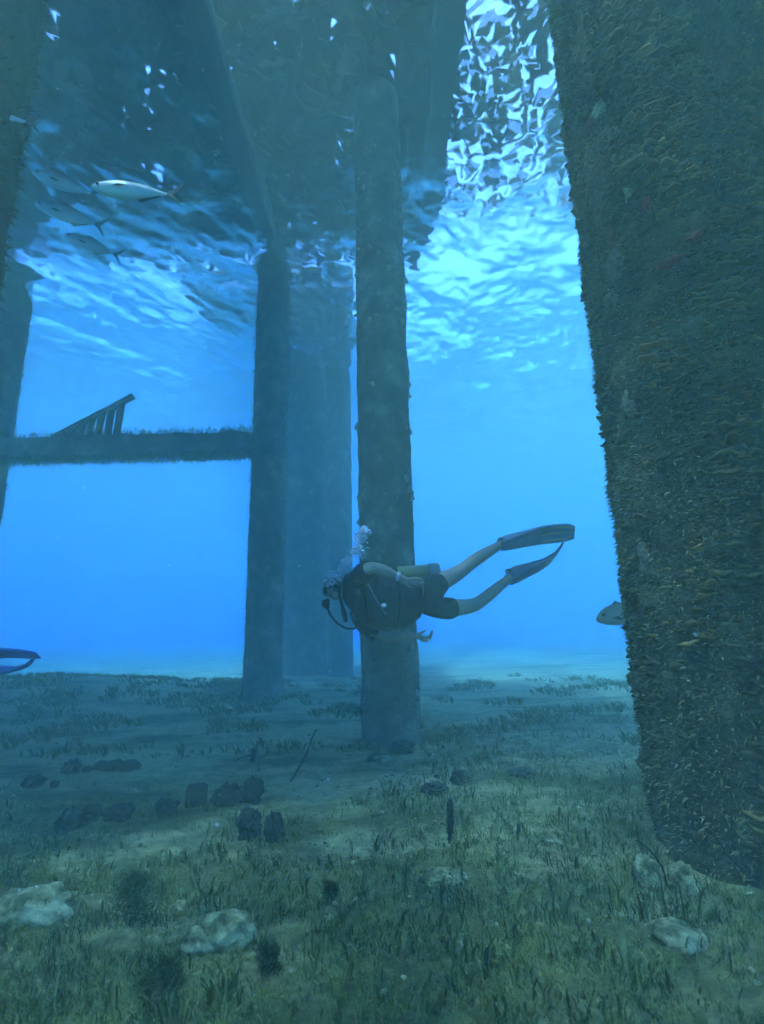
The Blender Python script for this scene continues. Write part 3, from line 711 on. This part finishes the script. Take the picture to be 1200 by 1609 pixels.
def fin(secs, name, label=None):
    """foot pocket and blade: centre, width direction, half width, half thickness"""
    bm = bmesh.new(); rows = []
    for c, wd, hw, ht in secs:
        wd = wd.normalized(); row = []
        ax = (secs[-1][0] - secs[0][0]).normalized(); nn = ax.cross(wd).normalized()
        for q, th in ((-1, .6), (-.93, 1.5), (-.6, .8), (0, .8), (.6, .8), (.93, 1.5), (1, .6)): row.append(bm.verts.new(c + wd * hw * q + nn * ht * th))
        for q, th in ((1, .6), (.93, 1.5), (.6, .8), (0, .8), (-.6, .8), (-.93, 1.5), (-1, .6)): row.append(bm.verts.new(c + wd * hw * q - nn * ht * th))
        rows.append(row)
    n = len(rows[0])
    for j in range(len(rows) - 1):
        for k in range(n): bm.faces.new((rows[j][k], rows[j][(k + 1) % n], rows[j + 1][(k + 1) % n], rows[j + 1][k]))
    bm.faces.new(rows[-1]); bm.faces.new(list(reversed(rows[0])))
    f = put('fin', bm, fin_m, diver)
    for q in (-.62, .05, .62):
        pts = [c + wd.normalized() * hw * q - (secs[-1][0] - secs[0][0]).normalized().cross(wd.normalized()) * 0 for c, wd, hw, ht in secs[2:]]
        put('blade_stripe', tube(bmesh.new(), smooth(pts, 4), .011, 6), fin_y, f)
    return f
UPV, TOW = AX_Z, -AX_Y
wdl = UPV * 1 + TOW * .35
f1 = fin([(D(832, 152, .245), wdl, .040, .040), (D(870, 142, .255), wdl, .052, .042), (D(925, 130, .27), wdl, .066, .028), (D(1000, 114, .29), wdl, .088, .012), (D(1075, 104, .31), wdl, .092, .008), (D(1125, 100, .32), wdl, .086, .006), (D(1152, 100, .33), wdl, .062, .005)], 'fin')
wdr = UPV * .75 + TOW * .6 + Vector((.35, 0, 0))
f2 = fin([(D(872, 294, .305), wdr, .040, .040), (D(905, 278, .315), wdr, .050, .042), (D(955, 260, .33), wdr, .060, .026), (D(1010, 240, .34), wdr, .072, .012), (D(1055, 212, .35), wdr, .078, .008), (D(1082, 180, .36), wdr, .076, .006), (D(1094, 156, .365), wdr, .060, .005)], 'fin')
put('heel_strap', tube(bmesh.new(), smooth([D(880, 262, .27), D(866, 258, .29), D(858, 268, .31), D(868, 282, .34)]), .008, 6), black, f2)
put('heel_strap', tube(bmesh.new(), smooth([D(846, 128, .22), D(828, 130, .24), D(822, 146, .26), D(834, 164, .28)]), .008, 6), black, f1)
# exhaled bubbles
bub, bt_, BN, BL, bb = nodes('bubble')
bb.inputs['Base Color'].default_value = (.95, .97, 1, 1); bb.inputs['Roughness'].default_value = .08; bb.inputs['Specular IOR Level'].default_value = 1.; bb.inputs['Alpha'].default_value = .7; bb.inputs['Metallic'].default_value = .2
def bubbles(name, label, clusters, seed, dfun, scale=1.):
    rg = random.Random(seed); V, F = [], []
    for zx, zy, sx, sy, n, r0 in clusters:
        for k in range(n):
            p = dfun(zx + rg.gauss(0, sx), zy + rg.gauss(0, sy), rg.gauss(-.1, .05)); r = r0 * rg.uniform(.3, 1.3) ** 1.6; b0 = len(V)
            V += [p + Vector((v.x, v.y, v.z * .75)) * r for v in iv2]; F += [tuple(i + b0 for i in f) for f in fi2]
    return tag(pyd(name, V, F, bub, None, True), label, None, None, 'stuff')
bm = bmesh.new(); bmesh.ops.create_icosphere(bm, subdivisions=2, radius=1); iv2 = [v.co.copy() for v in bm.verts]; fi2 = [tuple(v.index for v in f.verts) for f in bm.faces]; bm.free()
bubbles('bubble_plume', 'column of exhaled bubbles rising above the diver head', [(246, 100, 13, 10, 130, .013), (238, 128, 14, 12, 90, .009), (222, 178, 15, 14, 110, .010), (176, 228, 13, 12, 100, .010), (150, 258, 10, 10, 50, .008), (118, 290, 14, 10, 110, .011), (100, 320, 12, 12, 60, .010), (245, 190, 6, 22, 40, .006)], 4, D)

# second diver, mostly out of the picture on the left
blue_fin = mat('blue_fin', [(.3, (.04, .12, .60)), (.7, (.06, .17, .75))], 8, .45, .1)
d2 = copy_tree(diver); d2['label'] = 'second diver leaving at the left edge, only blue fins showing'
d2.rotation_euler = (.55, .22, 0)
d2.location = at(60, 1030, 5.0) - d2.rotation_euler.to_matrix() @ (D(1152, 100, .33) - diver.location)
for ch in d2.children:
    if ch.name.startswith('fin'):
        for sl in ch.material_slots: sl.link = 'OBJECT'; sl.material = blue_fin
        for g_ in ch.children:
            for sl in g_.material_slots: sl.link = 'OBJECT'; sl.material = blue_fin

# ------------------------------------------------------------------ fish
def fish_mat(name, back, side, belly, z0=-.25, z1=.35):
    m, t, N, L, b = nodes(name); tc = N.new('ShaderNodeTexCoord'); sp = N.new('ShaderNodeSeparateXYZ'); L.new(tc.outputs['Object'], sp.inputs[0])
    mr = N.new('ShaderNodeMapRange'); mr.inputs[1].default_value = z0; mr.inputs[2].default_value = z1; L.new(sp.outputs['Z'], mr.inputs[0])
    r = ramp(N, [(.1, belly), (.5, side), (.95, back)]); L.new(mr.outputs[0], r.inputs[0]); L.new(r.outputs[0], b.inputs['Base Color'])
    b.inputs['Roughness'].default_value = .38; b.inputs['Metallic'].default_value = .15
    return m
jack_m = fish_mat('silver_jack', (.20, .25, .24), (.60, .66, .58), (.82, .84, .66), -.06, .07)
snap_m = fish_mat('grey_snapper', (.14, .15, .10), (.28, .28, .19), (.42, .40, .28), -.10, .10)
yel_m = fish_mat('yellow_fish', (.45, .42, .05), (.6, .55, .08), (.65, .62, .2), -.02, .02)
eye_m = mat('fish_eye', [(.3, (.01, .01, .01)), (.7, (.03, .03, .03))], 5, .15, 0)
finw = mat('fish_fin', [(.3, (.05, .055, .05)), (.7, (.10, .10, .09))], 12, .6, .1)
def make_fish(L_, H_, T_, prof, m, fm, fork=.5, tailw=.9, eye=.012, eyepos=(-.40, .10)):
    t = empty('fish', (0, 0, 0)); bm = bmesh.new(); rows = []; seg = 18; n = len(prof)
    for x, top, bot in prof:
        row = []
        for k in range(seg):
            a = 6.28318 * k / seg; z = math.sin(a); hh = top if z > 0 else bot
            row.append(bm.verts.new((x * L_, math.cos(a) * T_ * (top + bot) / 2 * .5 * (1 - .15 * z), z * hh * H_ / 2)))
        rows.append(row)
    for j in range(n - 1):
        for k in range(seg): bm.faces.new((rows[j][k], rows[j][(k + 1) % seg], rows[j + 1][(k + 1) % seg], rows[j + 1][k]))
    bm.faces.new(rows[-1]); bm.faces.new(list(reversed(rows[0])))
    me = bpy.data.meshes.new('body'); bm.to_mesh(me); bm.free(); bd_ = link('body', me, m, t)
    sb = bd_.modifiers.new('sub', 'SUBSURF'); sb.levels = sb.render_levels = 1
    def sheet_fin(name, pts, th=.004):
        bm = bmesh.new(); n_ = len(pts); a = [bm.verts.new((x * L_, -th, z * H_)) for x, z in pts]; b = [bm.verts.new((x * L_, th, z * H_)) for x, z in pts]
        bm.faces.new(a); bm.faces.new(list(reversed(b)))
        for i in range(n_): bm.faces.new((a[i], b[i], b[(i + 1) % n_], a[(i + 1) % n_]))
        me = bpy.data.meshes.new(name); bm.to_mesh(me); bm.free(); return link(name, me, fm, t, False)
    xe = prof[-1][0]
    sheet_fin('tail_fin', [(xe - .03, .05), (xe + .06, .22 * tailw), (xe + .19, .62 * tailw), (xe + .13, .25 * tailw), (xe + .19 - .14 * fork, 0), (xe + .12, -.25 * tailw), (xe + .17, -.58 * tailw), (xe + .06, -.20 * tailw), (xe - .03, -.05)])
    sheet_fin('dorsal_fin', [(-.18, .42), (-.06, .62), (.02, .53), (.16, .40), (.33, .16), (.30, .08), (.1, .30)])
    sheet_fin('anal_fin', [(.05, -.40), (.10, -.58), (.17, -.44), (.34, -.14), (.28, -.08)])
    for sgn in (-1, 1):
        bm = bmesh.new(); vs_ = [bm.verts.new((x * L_, sgn * (T_ * .45 + q * .02), z * H_)) for x, z, q in ((-.24, -.06, 0), (-.16, .0, .6), (-.04, -.14, 1.6), (-.14, -.20, 1.2))]; bm.faces.new(vs_)
        bmesh.ops.solidify(bm, geom=bm.faces[:], thickness=.003)
        me = bpy.data.meshes.new('pectoral_fin'); bm.to_mesh(me); bm.free(); link('pectoral_fin', me, fm, t, False)
        bm = bmesh.new(); bmesh.ops.create_uvsphere(bm, u_segments=12, v_segments=8, radius=eye, matrix=Matrix.Translation((eyepos[0] * L_, sgn * T_ * .28, eyepos[1] * H_)))
        me = bpy.data.meshes.new('eye'); bm.to_mesh(me); bm.free(); link('eye', me, eye_m, t)
    return t
JP = [(-.5, .06, .08), (-.48, .25, .25), (-.42, .52, .50), (-.32, .78, .78), (-.2, .94, .96), (-.05, 1., 1.), (.1, .86, .84), (.22, .58, .56), (.32, .30, .29), (.38, .16, .16), (.42, .12, .12)]
SP = [(-.5, .02, .14), (-.47, .22, .28), (-.42, .45, .42), (-.34, .74, .60), (-.24, .94, .74), (-.1, 1., .84), (.05, .94, .84), (.2, .70, .64), (.32, .40, .38), (.40, .27, .27), (.44, .25, .25)]
jack = make_fish(.62, .17, .11, JP, jack_m, finw, .9, 1.1, .012, (-.41, .06))
snap = make_fish(.50, .20, .10, SP, snap_m, finw, .35, .7, .013, (-.37, .13))
tiny = make_fish(.10, .04, .02, SP, yel_m, yel_m, .6, .9, .003, (-.37, .13))
def aim(f, nose, tail, roll=0.):
    nose, tail = Vector(nose), Vector(tail); x = (tail - nose).normalized(); zz = Vector((0, 0, 1)); yv = zz.cross(x).normalized(); z2 = x.cross(yv)
    M = Matrix((x, yv, z2)).transposed().to_4x4() @ Matrix.Rotation(roll, 4, 'X'); M.translation = (nose + tail) / 2
    f.matrix_basis = M
first = {}
def place_fish(proto, nose, tail, label, group=None, scale=1., roll=0.):
    k = proto.name
    f = proto if k not in first else copy_tree(proto); first[k] = 1
    aim(f, nose, tail, roll)
    if scale != 1.: f.matrix_basis = f.matrix_basis @ Matrix.Scale(scale, 4)
    f['label'] = label; f['category'] = 'fish'
    if group: f['group'] = group
    elif 'group' in f: del f['group']
    return f
GJ = 'silvery fish under the surface at upper left'
place_fish(jack, at(148, 294, 3.1), at(268, 306, 3.2), 'brightest silvery fish with pale belly at upper left', GJ, .77)
place_fish(jack, at(52, 270, 6.3), at(148, 306, 6.6), 'thin silvery fish left of and above the brightest fish', GJ, 1.15, .35)
place_fish(jack, at(52, 318, 6.4), at(160, 356, 6.6), 'silvery fish below and left of the brightest fish', GJ, 1.25, .3)
place_fish(jack, at(100, 368, 6.9), at(186, 402, 7.1), 'lowest dim silvery fish of the upper left group', GJ, 1.1, .3)
place_fish(jack, at(-62, 176, 3.4), at(32, 190, 3.5), 'fish with only its tail showing at the upper left edge', GJ, .8)
place_fish(snap, at(931, 974, 4.3), at(1020, 958, 4.42), 'grey fish whose head peeks out behind the thick pile', None, 1.)
place_fish(tiny, at(303, 1166, 5.8), at(318, 1170, 5.85), 'tiny yellow fish over the sand, left one', 'tiny yellow fish')
place_fish(tiny, at(398, 1151, 6.2), at(413, 1156, 6.25), 'tiny yellow fish over the sand, right one above the twig', 'tiny yellow fish')

# drifting specks in the water
rp = random.Random(17); V, F = [], []
tet = [Vector((1, 1, 1)), Vector((-1, -1, 1)), Vector((-1, 1, -1)), Vector((1, -1, -1))]
for k in range(900):
    p = at(rp.uniform(-60, 1260), rp.uniform(-40, 1400), .9 + 5.5 * rp.random() ** .7)
    if p.z < .15 or p.z > 7 or math.hypot(p.x - P_R[0], p.y - P_R[1]) < .75: continue
    r = rp.uniform(.0010, .0030); q = len(V); V += [p + v * r * rp.uniform(.5, 1.2) for v in tet]; F += [(q, q + 1, q + 2), (q, q + 3, q + 1), (q, q + 2, q + 3), (q + 1, q + 3, q + 2)]
tag(pyd('drifting_particles', V, F, mat('marine_snow', [(.3, (.5, .5, .45)), (.7, (.8, .8, .75))], 5, .8, 0)), 'fine pale specks drifting in the water', None, None, 'stuff')
